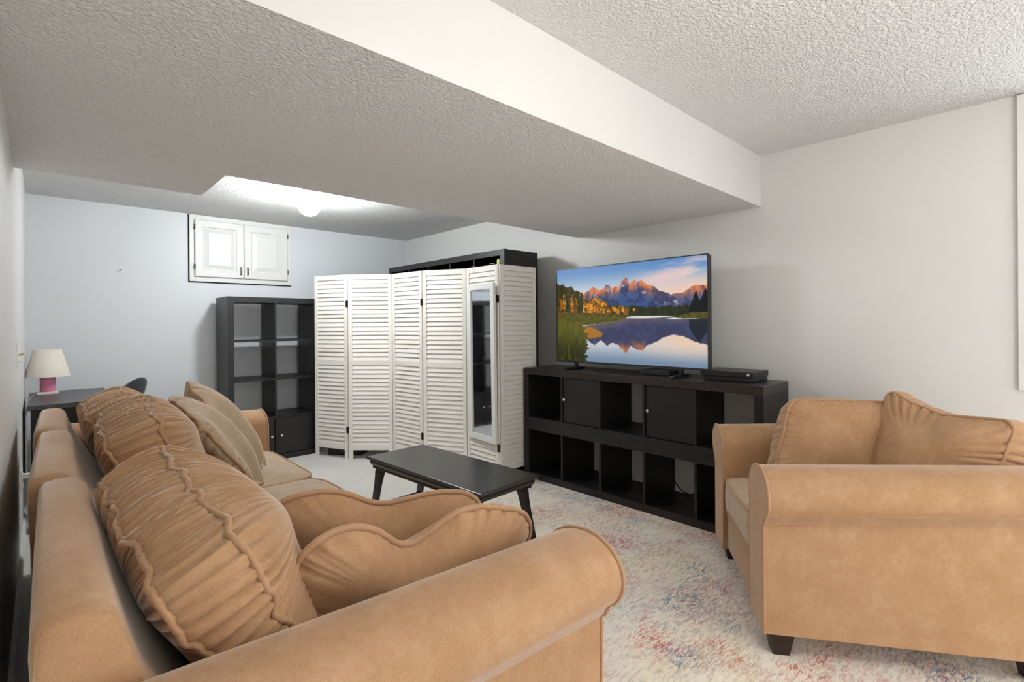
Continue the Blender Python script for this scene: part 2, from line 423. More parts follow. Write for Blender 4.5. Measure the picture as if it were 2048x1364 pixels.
# small hardware on the left wall
def wall_plate(name, y, z, label, cat):
    e = empty(name, label, cat, frame((XL, y, z)))
    box('cover_plate', (0, 0.006, -0.035, 0.035, -0.058, 0.058), WHITEPL, e, 0.002)
    return e
sw = wall_plate('light_switch', 3.34, 1.10, 'white switch plate with brass toggle on the left wall', 'switch')
tube('toggle', [(0.004, 0, 0.0), (0.022, 0, 0.004)], 0.005, BRASS, sw)
tube('screw', [(0.004, 0, -0.03), (0.009, 0, -0.03)], 0.004, BRASS, sw)
ou = wall_plate('wall_outlet', 3.79, 0.405, 'white wall outlet low behind the sofa', 'outlet')
box('socket_face', (0.006, 0.009, -0.017, 0.017, 0.008, 0.038), WHITEPL, ou, 0.001); box('socket_face', (0.006, 0.009, -0.017, 0.017, -0.038, -0.008), WHITEPL, ou, 0.001)
box('plug', (0.009, 0.035, -0.013, 0.013, 0.010, 0.035), WHITEPL, ou, 0.003)

# =================================================================== CUBE SHELVING
CT, DT = 0.05, 0.016        # outer board, inner divider thickness
def cube_shelf(name, label, cols, rows, M, doors=(), depth=0.39, cell=0.336, width=None, topmat=None, group=None, back=False):
    """local: x width from 0, front at y=0, body to y=+depth, z up"""
    e = empty(name, label, 'shelf unit', M, group)
    W = cols * cell + (cols - 1) * DT + 2 * CT if width is None else width
    cw = (W - 2 * CT - (cols - 1) * DT) / cols
    H = rows * cell + (rows - 1) * DT + 2 * CT
    box('top_board', (0, W, 0, depth, H - CT, H), topmat or BLACKBROWN, e, 0.0012)
    box('bottom_board', (0, W, 0, depth, 0, CT), BLACKBROWN, e, 0.0012)
    for x in (0, W - CT): box('side_board', (x, x + CT, 0, depth, CT, H - CT), BLACKBROWN, e, 0.0012)
    for r in range(1, rows):
        z = CT + r * cell + (r - 1) * DT
        box('shelf', (CT, W - CT, 0.003, depth - 0.003, z, z + DT), BLACKBROWN, e)
    for c in range(1, cols):
        x = CT + c * cw + (c - 1) * DT
        for r in range(rows):
            z = CT + r * (cell + DT)
            box('divider', (x, x + DT, 0.003, depth - 0.003, z, z + cell), BLACKBROWN, e)
    if back: box('back_panel', (0.01, W - 0.01, depth - 0.003, depth + 0.002, 0.01, H - 0.01), BLACKBROWN, e)
    for (c, r, side) in doors:      # insert with door, set back 12 mm
        x = CT + c * (cw + DT); z = CT + r * (cell + DT)
        d = box('door', (x + 0.004, x + cw - 0.004, 0.012, 0.03, z + 0.004, z + cell - 0.004), BLACKBROWN, e, 0.0015)
        boxes('door_box', [(x + 0.002, x + 0.014, 0.03, 0.36, z + 0.002, z + cell - 0.002), (x + cw - 0.014, x + cw - 0.002, 0.03, 0.36, z + 0.002, z + cell - 0.002), (x + 0.002, x + cw - 0.002, 0.35, 0.36, z + 0.002, z + cell - 0.002)], BLACKBROWN, e)
        kx = x + 0.035 if side < 0 else x + cw - 0.035
        lathe('knob', [(0.0, -0.024), (0.010, -0.024), (0.0125, -0.020), (0.006, -0.008), (0.006, 0.012), (0.0, 0.012)], CHROME, d, 16,
              Matrix.Translation((kx, 0.0, z + cell * 0.52)) @ Matrix.Rotation(math.radians(-90), 4, 'X'))
    return e
# tall 2 x 4 bookcase on the far wall
cube_shelf('bookcase', 'black narrow bookcase of eight cubes standing against the far wall', 2, 4, frame((1.172, 4.832, 0), 0.0017), [(0, 0, 1), (1, 0, -1)], group=None)
# big 5 x 5 unit on the right wall behind the folding screen (front faces -x)
def facing_left(x, y_right, rz=0.0): return frame((x, y_right, 0), rz)
def wall_unit_frame(x, yl, z=0, r=0.0):
    # local x -> world -y (left to right as seen), local y -> world +x
    return Matrix.Translation((x, yl, z)) @ Matrix.Rotation(-PI / 2 + r, 4, 'Z')
cube_shelf('bookcase', 'big black cube bookcase along the right wall behind the folding screen', 5, 5, wall_unit_frame(2.727, 2.99 + 1.844), [], back=True)
# two low 5 x 1 units, one on the other, under the television
TVU_L = 1.044 + 1.832
RUGT = 0.010
tvM = lambda z: wall_unit_frame(2.829, TVU_L, z, 0.006)
cube_shelf('low_shelf', 'black low five-cube shelf standing on the rug, lower of two', 5, 1, tvM(RUGT), [], width=1.832)
cube_shelf('low_shelf', 'black low five-cube shelf with two doors, carrying the television', 5, 1, tvM(RUGT + 0.437), [(1, 0, -1), (3, 0, -1)], topmat=BLACKTOP, width=1.832)
TVZ = RUGT + 0.437 + 0.436

# =================================================================== TELEVISION
def tv_picture(nu=400, nv=226):
    S_, T_ = np.meshgrid(np.linspace(0, 1, nu), np.linspace(0, 1, nv))   # S left->right, T top->bottom
    def conv(pts):
        out = []
        for x, y in pts:
            s = (x - 133) / 1580.0
            u = s * 3.97 / (3.07 + s * 0.90)
            top = 207 - 150 * s; bot = 1163 + 82 * s
            out.append((u, (y - top) / (bot - top)))
        return np.array(sorted(out))
    def line(pts): p = conv(pts); return np.interp(S_, p[:, 0], p[:, 1])
    rng = np.random.default_rng(3)
    def vnoise(fx, fy, seed=0):
        r = np.random.default_rng(seed); g = r.random((int(fy) + 3, int(fx) + 3))
        X, Y = S_ * fx, T_ * fy; i, j = X.astype(int), Y.astype(int); a, b = X - i, Y - j
        a = a * a * (3 - 2 * a); b = b * b * (3 - 2 * b)
        return (g[j, i] * (1 - a) + g[j, i + 1] * a) * (1 - b) + (g[j + 1, i] * (1 - a) + g[j + 1, i + 1] * a) * b
    def fbm(fx, fy, seed=0): return sum(vnoise(fx * 2 ** k, fy * 2 ** k, seed + k) * 0.5 ** (k + 1) for k in range(4)) / 0.9375
    C = lambda *c: np.array(c, float)
    def mixc(a, b, t): t = np.clip(t, 0, 1)[..., None]; return a * (1 - t) + b * t
    sm = lambda a, b, x: np.clip((x - a) / (b - a), 0, 1) ** 2 * (3 - 2 * np.clip((x - a) / (b - a), 0, 1))
    img = np.zeros((nv, nu, 3))
    # sky
    sky = mixc(np.tile(C(96, 142, 198), (nv, nu, 1)), C(206, 214, 220), sm(0.0, 0.30, T_))
    sky = mixc(sky, C(247, 205, 176), sm(0.08, 0.34, T_) * sm(0.35, 0.95, S_))
    sky = mixc(sky, C(240, 226, 214), sm(0.22, 0.36, T_) * 0.7 * (1 - sm(0.5, 0.9, S_)))
    cl = fbm(5, 14, 11); band = np.exp(-((T_ - (0.20 - 0.24 * (S_ - 0.62))) / 0.06) ** 2) * sm(0.5, 0.75, S_)
    sky = mixc(sky, C(236, 208, 204), band * sm(0.3, 0.6, cl)); sky = mixc(sky, C(226, 200, 204), sm(0.5, 0.72, cl) * sm(0.45, 0.9, S_) * 0.6)
    img[:] = sky
    ridge = line([(133, 560), (410, 460), (470, 415), (515, 378), (545, 405), (575, 425), (610, 405), (650, 355), (680, 372), (700, 395), (770, 375), (800, 335), (850, 283), (870, 300), (890, 350), (945, 320), (980, 325), (1020, 310), (1045, 340), (1075, 360), (1110, 370), (1150, 385), (1200, 420), (1260, 445), (1345, 467), (1440, 455), (1530, 400), (1600, 372), (1660, 368), (1715, 380)])
    jag = (fbm(70, 2, 21)[0:1, :] - 0.5) * 0.022; R = ridge + jag
    base = line([(133, 590), (1715, 575)])
    m = sm(-0.002, 0.004, T_ - R) * (T_ < base + 0.02)
    dpt = (T_ - R)
    tex = fbm(26, 16, 31); streak = fbm(40, 9, 41)
    mount = mixc(np.tile(C(96, 92, 124), (nv, nu, 1)), C(54, 84, 138), sm(0.03, 0.22, dpt))
    mount = mixc(mount, C(46, 50, 84), sm(0.50, 0.64, tex) * 0.65)
    warm = sm(0.13, 0.0, dpt + (tex - 0.5) * 0.10) * (sm(0.33, 0.22, R) + 0.45 * sm(0.70, 0.9, S_) * sm(0.07, 0.0, dpt))
    mount = mixc(mount, C(226, 128, 78), np.clip(warm, 0, 1) * (0.35 + 0.9 * sm(0.38, 0.62, streak)))
    mount = mixc(mount, C(205, 208, 220), sm(0.66, 0.74, fbm(34, 20, 51)) * 0.6 * sm(0.2, 0.08, dpt))
    img = mixc(img, mount, m)
    # far tree line
    tl = line([(133, 520), (560, 560), (700, 585), (800, 580), (950, 580), (1070, 590), (1180, 592), (1350, 585), (1500, 572), (1715, 560)]) + (fbm(90, 2, 61)[0:1] - 0.5) * 0.03
    shore = line([(133, 680), (880, 690), (1345, 692), (1715, 690)])
    tr = mixc(np.tile(C(20, 30, 22), (nv, nu, 1)), C(58, 62, 26), fbm(60, 24, 71)); tr = mixc(tr, C(196, 128, 32), sm(0.56, 0.70, fbm(30, 10, 81)) * sm(0.62, 0.45, S_))
    img = mixc(img, tr, sm(0, 0.006, T_ - tl) * (T_ < shore))
    # left forest
    lf = line([(133, 345), (190, 350), (250, 385), (285, 360), (310, 420), (370, 420), (405, 445), (412, 590), (560, 640), (760, 660), (800, 680), (1715, 900)]) + (fbm(60, 3, 91)[0:1] - 0.5) * 0.05
    fc = mixc(np.tile(C(30, 34, 14), (nv, nu, 1)), C(84, 74, 26), fbm(50, 30, 101)); fc = mixc(fc, C(150, 92, 22), sm(0.58, 0.72, fbm(24, 14, 111)))
    bankT = line([(133, 640), (300, 650), (500, 655), (700, 665), (890, 680), (1715, 690)])
    img = mixc(img, fc, sm(0, 0.008, T_ - lf) * (T_ < bankT + 0.02) * (S_ < 0.60))
    # golden aspens: a ragged grove plus a few single crowns
    gt = line([(133, 700), (398, 690), (404, 480), (430, 468), (462, 520), (492, 488), (520, 512), (556, 480), (590, 548), (628, 532), (664, 540), (690, 600), (706, 690), (1715, 700)]) + (fbm(70, 3, 123)[0:1] - 0.5) * 0.07
    leaf = fbm(90, 60, 131); cl_ = fbm(34, 22, 133)
    gold_c = mixc(mixc(np.tile(C(120, 72, 14), (nv, nu, 1)), C(236, 158, 38), sm(0.32, 0.66, leaf)), C(70, 56, 16), sm(0.56, 0.70, cl_) * 0.75)
    img = mixc(img, gold_c, sm(0, 0.012, T_ - gt + (leaf - 0.5) * 0.03) * (T_ < bankT + 0.01) * (S_ < 0.46))
    for (x, top, wdt) in ((205, 480, 30), (290, 520, 40), (330, 505, 30), (728, 585, 34), (830, 605, 34), (940, 612, 30)):
        cx_, ty = conv([(x, top)])[0]; cb = conv([(x, 655)])[0][1]; hw = wdt / 1580 * 0.75
        d = ((S_ - cx_) / hw) ** 2 + ((T_ - (ty * 0.5 + cb * 0.5)) / ((cb - ty) * 0.58)) ** 2 + (fbm(80, 50, 121 + x) - 0.5) * 2.4
        img = mixc(img, gold_c, sm(1.0, 0.6, d))
    # right pines
    for (x, top, wb) in ((1590, 422, 62), (1690, 395, 70), (1650, 490, 50), (1718, 380, 60)):
        cx_, ty = conv([(x, top)])[0]; cb = conv([(x, 655)])[0][1]
        hw = wb / 1580 * 1.1 * (T_ - ty) / (cb - ty) * (0.75 + 0.5 * fbm(20, 60, 141))
        img = mixc(img, C(12, 20, 18), ((np.abs(S_ - cx_) < hw) & (T_ > ty) & (T_ < cb)).astype(float))
    # shore grass
    g = mixc(np.tile(C(52, 46, 20), (nv, nu, 1)), C(126, 104, 44), fbm(60, 40, 151))
    img = mixc(img, g, sm(0, 0.01, T_ - bankT) * (T_ < shore + 0.03))
    # water
    wl = line([(133, 730), (395, 800), (560, 775), (765, 745), (885, 700), (1100, 692), (1340, 695), (1715, 692)])
    refl = line([(133, 850), (440, 945), (515, 1005), (590, 950), (655, 1012), (700, 975), (770, 1000), (850, 1092), (900, 1010), (960, 1050), (1025, 1062), (1080, 1000), (1150, 975), (1230, 930), (1340, 893), (1450, 902), (1530, 950), (1600, 968), (1715, 1000)]) + (fbm(60, 2, 161)[0:1] - 0.5) * 0.02
    dr = refl - T_
    wsky = mixc(np.tile(C(206, 208, 212), (nv, nu, 1)), C(118, 140, 168), sm(0.78, 1.0, T_)); wsky = mixc(wsky, C(238, 206, 182), sm(0.45, 0.9, S_) * sm(1.0, 0.72, T_))
    wm = mixc(np.tile(C(70, 78, 116), (nv, nu, 1)), C(52, 54, 80), fbm(30, 20, 171)); wm = mixc(wm, C(214, 122, 74), sm(0.11, 0.0, dr + (tex - 0.5) * 0.07) * sm(0.80, 0.87, refl) * (0.3 + fbm(40, 20, 181)))
    water = mixc(wsky, wm, sm(-0.004, 0.006, dr))
    water = mixc(water, C(150, 120, 96), sm(0.10, 0.0, T_ - wl) * 0.45)
    gold = ((S_ - 0.22) / 0.15) ** 2 + ((T_ - 0.70) / 0.075) ** 2 + (fbm(30, 30, 191) - 0.5)
    water = mixc(water, C(186, 124, 30), sm(1.0, 0.5, gold) * 0.85)
    water = mixc(water, C(24, 32, 40), (np.abs(S_ - 0.955) < 0.055 * sm(0.80, 0.62, T_) + 0.0) * (T_ < 0.79) * 0.85)
    img = mixc(img, water, sm(0, 0.006, T_ - wl))
    glow = ((S_ - 0.64) / 0.17) ** 2 + ((T_ - 0.535) / 0.014) ** 2; img = mixc(img, C(226, 226, 226), sm(1.2, 0.6, glow) * (T_ > wl))
    glow = ((S_ - 0.87) / 0.10) ** 2 + ((T_ - 0.556) / 0.008) ** 2; img = mixc(img, C(232, 230, 226), sm(1.2, 0.6, glow))
    rb = line([(133, 720), (1330, 716), (1400, 690), (1470, 672), (1560, 655), (1715, 650)]); rbb = line([(133, 715), (1335, 712), (1450, 722), (1715, 722)])
    img = mixc(img, mixc(np.tile(C(56, 52, 22), (nv, nu, 1)), C(110, 100, 40), fbm(70, 50, 201)), ((T_ > rb) & (T_ < rbb) & (S_ > 0.8)).astype(float))
    # left foreground bank and reeds
    p = conv([(133, 735), (400, 790), (440, 900), (452, 1010), (425, 1163)])
    edge = np.interp(T_, p[np.argsort(p[:, 1])][:, 1], p[np.argsort(p[:, 1])][:, 0]) + (fbm(4, 70, 211) - 0.5) * 0.05
    blade = fbm(110, 9, 221)
    gr = mixc(np.tile(C(70, 74, 24), (nv, nu, 1)), C(122, 116, 44), blade); gr = mixc(gr, C(28, 32, 14), sm(0.62, 0.98, T_) * 0.8); gr = mixc(gr, C(96, 92, 34), sm(0.58, 0.72, blade) * 0.6)
    img = mixc(img, gr, ((S_ < edge) & (T_ > 0.545)).astype(float))
    bk = line([(133, 730), (395, 790), (560, 772), (770, 742), (885, 700), (1715, 690)])
    img = mixc(img, mixc(np.tile(C(58, 64, 18), (nv, nu, 1)), C(120, 106, 40), fbm(50, 60, 231)), ((T_ > bankT + 0.035) & (T_ < bk + 0.005) & (S_ < 0.52)).astype(float))
    return np.clip(img / 255.0, 0, 1)
def television():
    W, H = 1.245, 0.722
    e = empty('television', 'large flat television showing a mountain lake on the low shelf', 'television', Matrix.Translation((2.98, 2.654, TVZ)) @ Matrix.Rotation(-PI / 2 - 0.004, 4, 'Z'))
    z0 = 0.052
    # local x left->right, y=0 screen plane (viewer at -y)
    box('back_shell', (0.004, W - 0.004, 0.012, 0.05, z0 + 0.004, z0 + H - 0.004), BLKPLASTIC, e, 0.006)
    boxes('bezel', [(0, 0.007, -0.004, 0.014, z0, z0 + H), (W - 0.007, W, -0.004, 0.014, z0, z0 + H), (0.007, W - 0.007, -0.004, 0.014, z0 + H - 0.007, z0 + H), (0.007, W - 0.007, -0.004, 0.014, z0, z0 + 0.014)], GREYBEZ, e)
    img = tv_picture(); nv, nu, _ = img.shape
    xs = np.linspace(0.007, W - 0.007, nu); zs = np.linspace(z0 + H - 0.007, z0 + 0.014, nv)
    X, Z = np.meshgrid(xs, zs)
    V = np.stack([X, np.zeros_like(X), Z], -1).reshape(-1, 3)
    idx = np.arange(nu * nv).reshape(nv, nu)
    Fc = np.stack([idx[:-1, :-1], idx[1:, :-1], idx[1:, 1:], idx[:-1, 1:]], -1).reshape(-1, 4)
    me = bpy.data.meshes.new('screen')
    me.vertices.add(len(V)); me.vertices.foreach_set('co', V.ravel())
    me.loops.add(Fc.size); me.loops.foreach_set('vertex_index', Fc.ravel())
    me.polygons.add(len(Fc)); me.polygons.foreach_set('loop_start', np.arange(0, Fc.size, 4)); me.polygons.foreach_set('loop_total', np.full(len(Fc), 4))
    me.update(); me.validate()
    lin = np.where(img <= 0.04045, img / 12.92, ((img + 0.055) / 1.055) ** 2.4).reshape(-1, 3)
    at = me.color_attributes.new('picture', 'FLOAT_COLOR', 'POINT')
    at.data.foreach_set('color', np.hstack([lin, np.ones((len(lin), 1))]).astype(np.float32).ravel())
    m, nt, b = new_mat('lit_screen')
    ca = N(nt, 'ShaderNodeAttribute', attribute_name='picture')
    L(nt, ca.outputs['Color'], b.inputs['Emission Color']); b.inputs['Emission Strength'].default_value = 1.0
    b.inputs['Base Color'].default_value = (0.01, 0.01, 0.01, 1); b.inputs['Roughness'].default_value = 0.35; b.inputs['Specular IOR Level'].default_value = 0.15
    me.materials.append(m); s = link_mesh('screen', me, e); s['label'] = 'screen picture of autumn trees and peaks mirrored in a lake'
    for x in (0.19, W - 0.19):      # bladed feet
        f = boxes('foot', [(x - 0.012, x + 0.012, 0.0, 0.02, 0.012, z0 + 0.006)], BLKPLASTIC, e, 0.001)
        sec = lambda y, h, w: [(x - w, y, 0), (x + w, y, 0), (x + w, y, h), (x - w, y, h)]
        loft('foot_blade', [sec(-0.13, 0.008, 0.012), sec(-0.10, 0.016, 0.016), sec(0.02, 0.022, 0.018), sec(0.10, 0.014, 0.014)], BLKPLASTIC, f, True, False)
television()
bx2 = empty('set_top_box', 'small black box under the television', 'media box', Matrix.Translation((2.99, 1.905, TVZ)) @ Matrix.Rotation(-PI / 2, 4, 'Z'))
box('case', (0, 0.22, 0, 0.15, 0.004, 0.034), BLKPLASTIC, bx2, 0.003); box('foot_pad', (0.02, 0.20, 0.02, 0.13, 0, 0.005), BLKPLASTIC, bx2)
def game_console():
    e = empty('game_console', 'flat black game console beside the television', 'game console', Matrix.Translation((2.965, 1.462, TVZ)) @ Matrix.Rotation(-PI / 2 + 0.004, 4, 'Z'))
    W, D = 0.315, 0.235
    box('lower_case', (0.012, W - 0.004, 0.012, D - 0.004, 0.004, 0.028), BLKPLASTIC, e, 0.002)
    box('upper_case', (0, W, 0, D, 0.028, 0.060), BLKPLASTIC, e, 0.003)
    box('foot_pad', (0.03, W - 0.03, 0.03, D - 0.03, 0, 0.005), BLKPLASTIC, e)
    Mx = Matrix.Translation((W - 0.027, -0.0012, 0.045)) @ Matrix.Rotation(math.radians(90), 4, 'X')
    em = lathe('emblem', [(0.0055, 0.0), (0.0075, 0.0), (0.0075, 0.0014), (0.0055, 0.0014), (0.0055, 0.0)], WHITEPL, e, 20, Mx)
    boxes('emblem_cross', [(-0.006, 0.006, -0.0011, 0.0011, 0, 0.0014)], WHITEPL, em, 0, Matrix.Rotation(math.radians(45), 4, 'Z'))
    boxes('emblem_cross', [(-0.006, 0.006, -0.0011, 0.0011, 0, 0.0014)], WHITEPL, em, 0, Matrix.Rotation(math.radians(-45), 4, 'Z'))
    tube('button', [(0.030, 0.0125, 0.016), (0.030, 0.0105, 0.016)], 0.004, GROUT, e, 10)
game_console()
# cables hanging behind the low shelves
def cable(pts, label, r=0.004, mat=None): tag(tube('power_cable', smooth_path(pts, 10), r, mat or CABLE), label, 'cable', None)
xc = XR - 0.020
cable([(xc, 2.02, 0.42), (xc, 1.90, 0.30), (xc, 1.83, 0.20), (xc, 1.789, 0.143), (xc, 1.748, 0.092), (xc, 1.704, 0.070), (xc, 1.66, 0.062), (xc, 1.60, 0.10)], 'black cable sagging along the wall behind the fourth lower cube')
cable([(xc, 1.47, 0.42), (xc, 1.44, 0.34), (xc, 1.426, 0.277), (xc, 1.416, 0.214), (xc, 1.440, 0.146), (xc, 1.419, 0.084), (xc, 1.40, 0.06)], 'thin black looping cable at the wall behind the last lower cube')
cable([(xc, 1.40, 0.41), (xc, 1.43, 0.30), (xc, 1.40, 0.20), (xc, 1.45, 0.13), (xc, 1.43, 0.075), (xc, 1.47, 0.06)], 'thick black cable hanging down behind the last lower cube', 0.006)
nl = empty('wall_nail', 'small nail left in the bare far wall', 'nail', frame((0.482, YF, 1.705)))
tube('shank', [(0, 0, 0), (0, -0.022, 0.004)], 0.0025, PEWTER, nl, 6); tube('head', [(0, -0.022, 0.004), (0, -0.0245, 0.0045)], 0.006, PEWTER, nl, 8)

# =================================================================== FOLDING SCREEN + MIRROR
def folding_screen():
    P = [(1.900, 4.760), (2.060, 4.396), (2.352, 4.100), (2.406, 3.685), (2.600, 3.315), (2.592, 2.903), (3.000, 2.905)]
    e = empty('folding_screen', 'whitewashed six-panel louvred folding screen standing in a zigzag', 'folding screen', frame((P[0][0], P[0][1], 0)))
    H, PW, TH = 1.70, 0.036, 0.020
    slat_me = {}
    for i in range(6):
        a, b = np.array(P[i]), np.array(P[i + 1]); d = b - a; ln = np.linalg.norm(d); ang = math.atan2(d[1], d[0])
        M = Matrix.Translation((a[0] - P[0][0], a[1] - P[0][1], 0)) @ Matrix.Rotation(ang, 4, 'Z')
        w = ln - 0.009
        fr = [(0.002, 0.002 + PW, -TH / 2, TH / 2, 0.0, H), (w - PW + 0.002, w + 0.002, -TH / 2, TH / 2, 0.0, H)]
        x0, x1 = 0.002 + PW, w - PW + 0.002
        fr += [(x0, x1, -TH / 2, TH / 2, H - 0.045, H), (x0, x1, -TH / 2, TH / 2, 0.866, 0.906), (x0, x1, -TH / 2, TH / 2, 0.085, 0.128)]
        p = boxes('screen_panel', fr, WASH, e, 0.0015, M, 1)
        key = round(x1 - x0, 3)
        if key not in slat_me:
            o = boxes('slat', [(0, x1 - x0, -0.0035, 0.0035, -0.0202, 0.0202)], WASH, p, 0.001, None, 1)
            me0 = o.data; bpy.data.objects.remove(o); slat_me[key] = me0
        me0 = slat_me[key]
        for (z0, z1) in ((0.128, 0.866), (0.906, H - 0.045)):
            n_ = 19; pit = (z1 - z0) / n_
            for k in range(n_):
                z = z0 + pit * (k + 0.5)
                # louvre: lower edge towards the viewer side (-y)
                link_mesh('slat', me0, p, Matrix.Translation((x0, 0, z)) @ Matrix.Rotation(math.radians(-19), 4, 'X'))
        if i in (0, 2, 4):
            for z in (1.43, 0.27):
                sgn = -1 if i % 2 == 0 else 1
                box('hinge', (w - 0.010, w + 0.016, -TH / 2 - 0.004, -TH / 2 + 0.001, z - 0.03, z + 0.03), BLKMETAL, p, 0.001)
    # leaning mirror on the fifth panel
    q = empty('hanging_mirror', 'white framed narrow mirror hung over the folding screen', 'mirror', Matrix.Translation((2.580, 3.262, 0.308)) @ Matrix.Rotation(-PI / 2 - 0.10, 4, 'Z') @ Matrix.Rotation(math.radians(0.6), 4, 'X'))
    W, Hh, fw = 0.375, 1.245, 0.045
    f = boxes('mirror_frame', [(0, fw, -0.012, 0.012, 0, Hh), (W - fw, W, -0.012, 0.012, 0, Hh), (fw, W - fw, -0.012, 0.012, 0, fw), (fw, W - fw, -0.012, 0.012, Hh - fw, Hh)], TRIM, q, 0.002)
    box('mirror_glass', (fw, W - fw, 0.000, 0.004, fw, Hh - fw), MIRROR, q)
    for x in (0.05, W - 0.06):
        tube('hanging_strap', [(x, 0.008, Hh - 0.05), (x, 0.008, Hh + 0.149), (x, 0.012, Hh + 0.153), (x, 0.048, Hh + 0.153), (x, 0.050, Hh + 0.12)], 0.0018, WHITEPL, q, 6)
folding_screen()
cd = empty('candle', 'pale yellow candle on a shelf of the big bookcase above the screen', 'candle', frame((2.772, 3.098, 1.4585)))
lathe('wax', [(0, 0), (0.022, 0), (0.022, 0.300), (0.018, 0.312), (0.006, 0.316), (0, 0.316)], YELLOW, cd, 20)
lathe('wick', [(0.0012, 0.312), (0.0012, 0.328), (0, 0.328)], BLKPLASTIC, cd, 6)
# dark floor box glimpsed under the screen
fb = empty('storage_bin', 'low dark bin on the floor behind the folding screen', 'bin', frame((1.99, 4.70, 0), -0.9))
boxes('bin_body', [(0.0, 0.03, 0, 0.16, 0, 0.06), (0.30, 0.33, 0, 0.16, 0, 0.06), (0.03, 0.30, 0, 0.012, 0, 0.06), (0.03, 0.30, 0.148, 0.16, 0, 0.06), (0.0, 0.33, 0, 0.16, 0.0, 0.01)], BLKPLASTIC, fb, 0.003)

# =================================================================== DESK, LAMP, SHELL CHAIR
def desk():
    e = empty('desk', 'small black desk in the far left corner', 'desk', frame((XL + 0.02, 4.13, 0)))
    W, D, H = 0.415, 0.86, 0.765
    box('desk_top', (0, W, 0, D, H - 0.03, H), DESKTOP, e, 0.003)
    for y in (0.015, D - 0.035): box('side_panel', (0.015, W - 0.02, y, y + 0.02, 0, H - 0.03), BLACKBROWN, e, 0.001)
    box('back_panel', (0.015, 0.03, 0.035, D - 0.035, 0.25, H - 0.03), BLACKBROWN, e)
    box('apron', (W - 0.04, W - 0.022, 0.035, D - 0.035, H - 0.12, H - 0.03), BLACKBROWN, e)
    d = box('drawer_front', (0.015, W - 0.02, 0.004, 0.015, H - 0.085, H - 0.034), BLACKBROWN, e, 0.001)
desk()
def table_lamp():
    e = empty('table_lamp', 'small table lamp with pink base and off-white shade on the desk', 'lamp', frame((0.03, 4.80, 0.765)) @ Matrix.Scale(0.965, 4))
    box('lamp_foot', (-0.058, 0.058, -0.05, 0.05, 0, 0.018), CREAM, e, 0.004)
    lathe('lamp_base', [(0, 0.018), (0.041, 0.018), (0.043, 0.022), (0.043, 0.122), (0.040, 0.128), (0.012, 0.130), (0.012, 0.165), (0, 0.165)], PINK, e, 32)
    lathe('lamp_shade', [(0.126, 0.128), (0.078, 0.322), (0.076, 0.322), (0.124, 0.128), (0.126, 0.128)], SHADE, e, 48)
    sp = tube('harp', [(0.012, 0, 0.15), (0.03, 0, 0.22), (0.0, 0, 0.318), (-0.03, 0, 0.22), (-0.012, 0, 0.15)], 0.002, BRASS, e, 6)
    boxes('shade_spider', [(-0.077, 0.077, -0.0015, 0.0015, 0.316, 0.319), (-0.0015, 0.0015, -0.077, 0.077, 0.316, 0.319)], BRASS, e)
    c = tube('lamp_cord', smooth_path([(-0.058, 0.0, 0.006), (-0.082, -0.20, 0.004), (-0.096, -0.50, -0.005), (-0.1025, -0.68, -0.06), (-0.1025, -0.71, -0.20), (-0.1025, -0.76, -0.42)], 8), 0.003, GREYCORD, e, 8)
table_lamp()
def shell_chair():
    e = empty('desk_chair', 'dark moulded chair with a rounded back tucked behind the sofa', 'chair', frame((0.235, 4.55, 0), math.radians(-72)))
    # local: seat faces +? backrest at local +y side; shell sheet with thickness
    def shell(fn, name, nu=16, nv=20):
        vs, fs = [], []
        for side in (0, 1):
            for j in range(nv + 1):
                for i in range(nu + 1):
                    vs.append(fn(i / nu * 2 - 1, j / nv, side * 0.012))
        K = (nu + 1) * (nv + 1)
        for s in (0, 1):
            for j in range(nv):
                for i in range(nu):
                    a = s * K + j * (nu + 1) + i; q = (a, a + 1, a + nu + 2, a + nu + 1); fs.append(q if s == 0 else q[::-1])
        rim = [i for i in range(nu + 1)] + [j * (nu + 1) + nu for j in range(1, nv + 1)] + [nv * (nu + 1) + i for i in range(nu - 1, -1, -1)] + [j * (nu + 1) for j in range(nv - 1, 0, -1)]
        for k in range(len(rim)):
            a, b = rim[k], rim[(k + 1) % len(rim)]; fs.append((a, b, b + K, a + K))
        return recalc(obj_from(name, vs, fs, CHAIRSHELL, e, True))
    def back(u, v, t):
        hw = 0.20 * max(0.02, (1 - max(0, (v - 0.45) / 0.55) ** 2.2)) ** 0.5
        return (u * hw, 0.17 + 0.16 * v + t - 0.05 * (u * hw / 0.2) ** 2, 0.45 + 0.40 * v)
    def seat(u, v, t):
        hw = 0.21 * (0.85 + 0.15 * math.sin(PI * v)); return (u * hw, -0.20 + 0.40 * v, 0.45 - 0.02 * (1 - u * u) * math.sin(PI * v) - t)
    shell(back, 'backrest'); shell(seat, 'seat')
    for sx in (-1, 1):
        for sy in (-1, 1):
            tube('leg', [(sx * 0.13, sy * 0.13, 0.435), (sx * 0.20, sy * 0.20, 0.0)], 0.013, FOOTWOOD, e, 10)
shell_chair()

# =================================================================== RUG
rg = box('rug', (-1.35, 1.35, -1.75, 1.75, 0, 0.010), RUG, None, 0.003, frame((1.66, 1.12, 0.0), 0.0))
tag(rg, 'cream distressed area rug with faded red and blue pattern', 'rug')

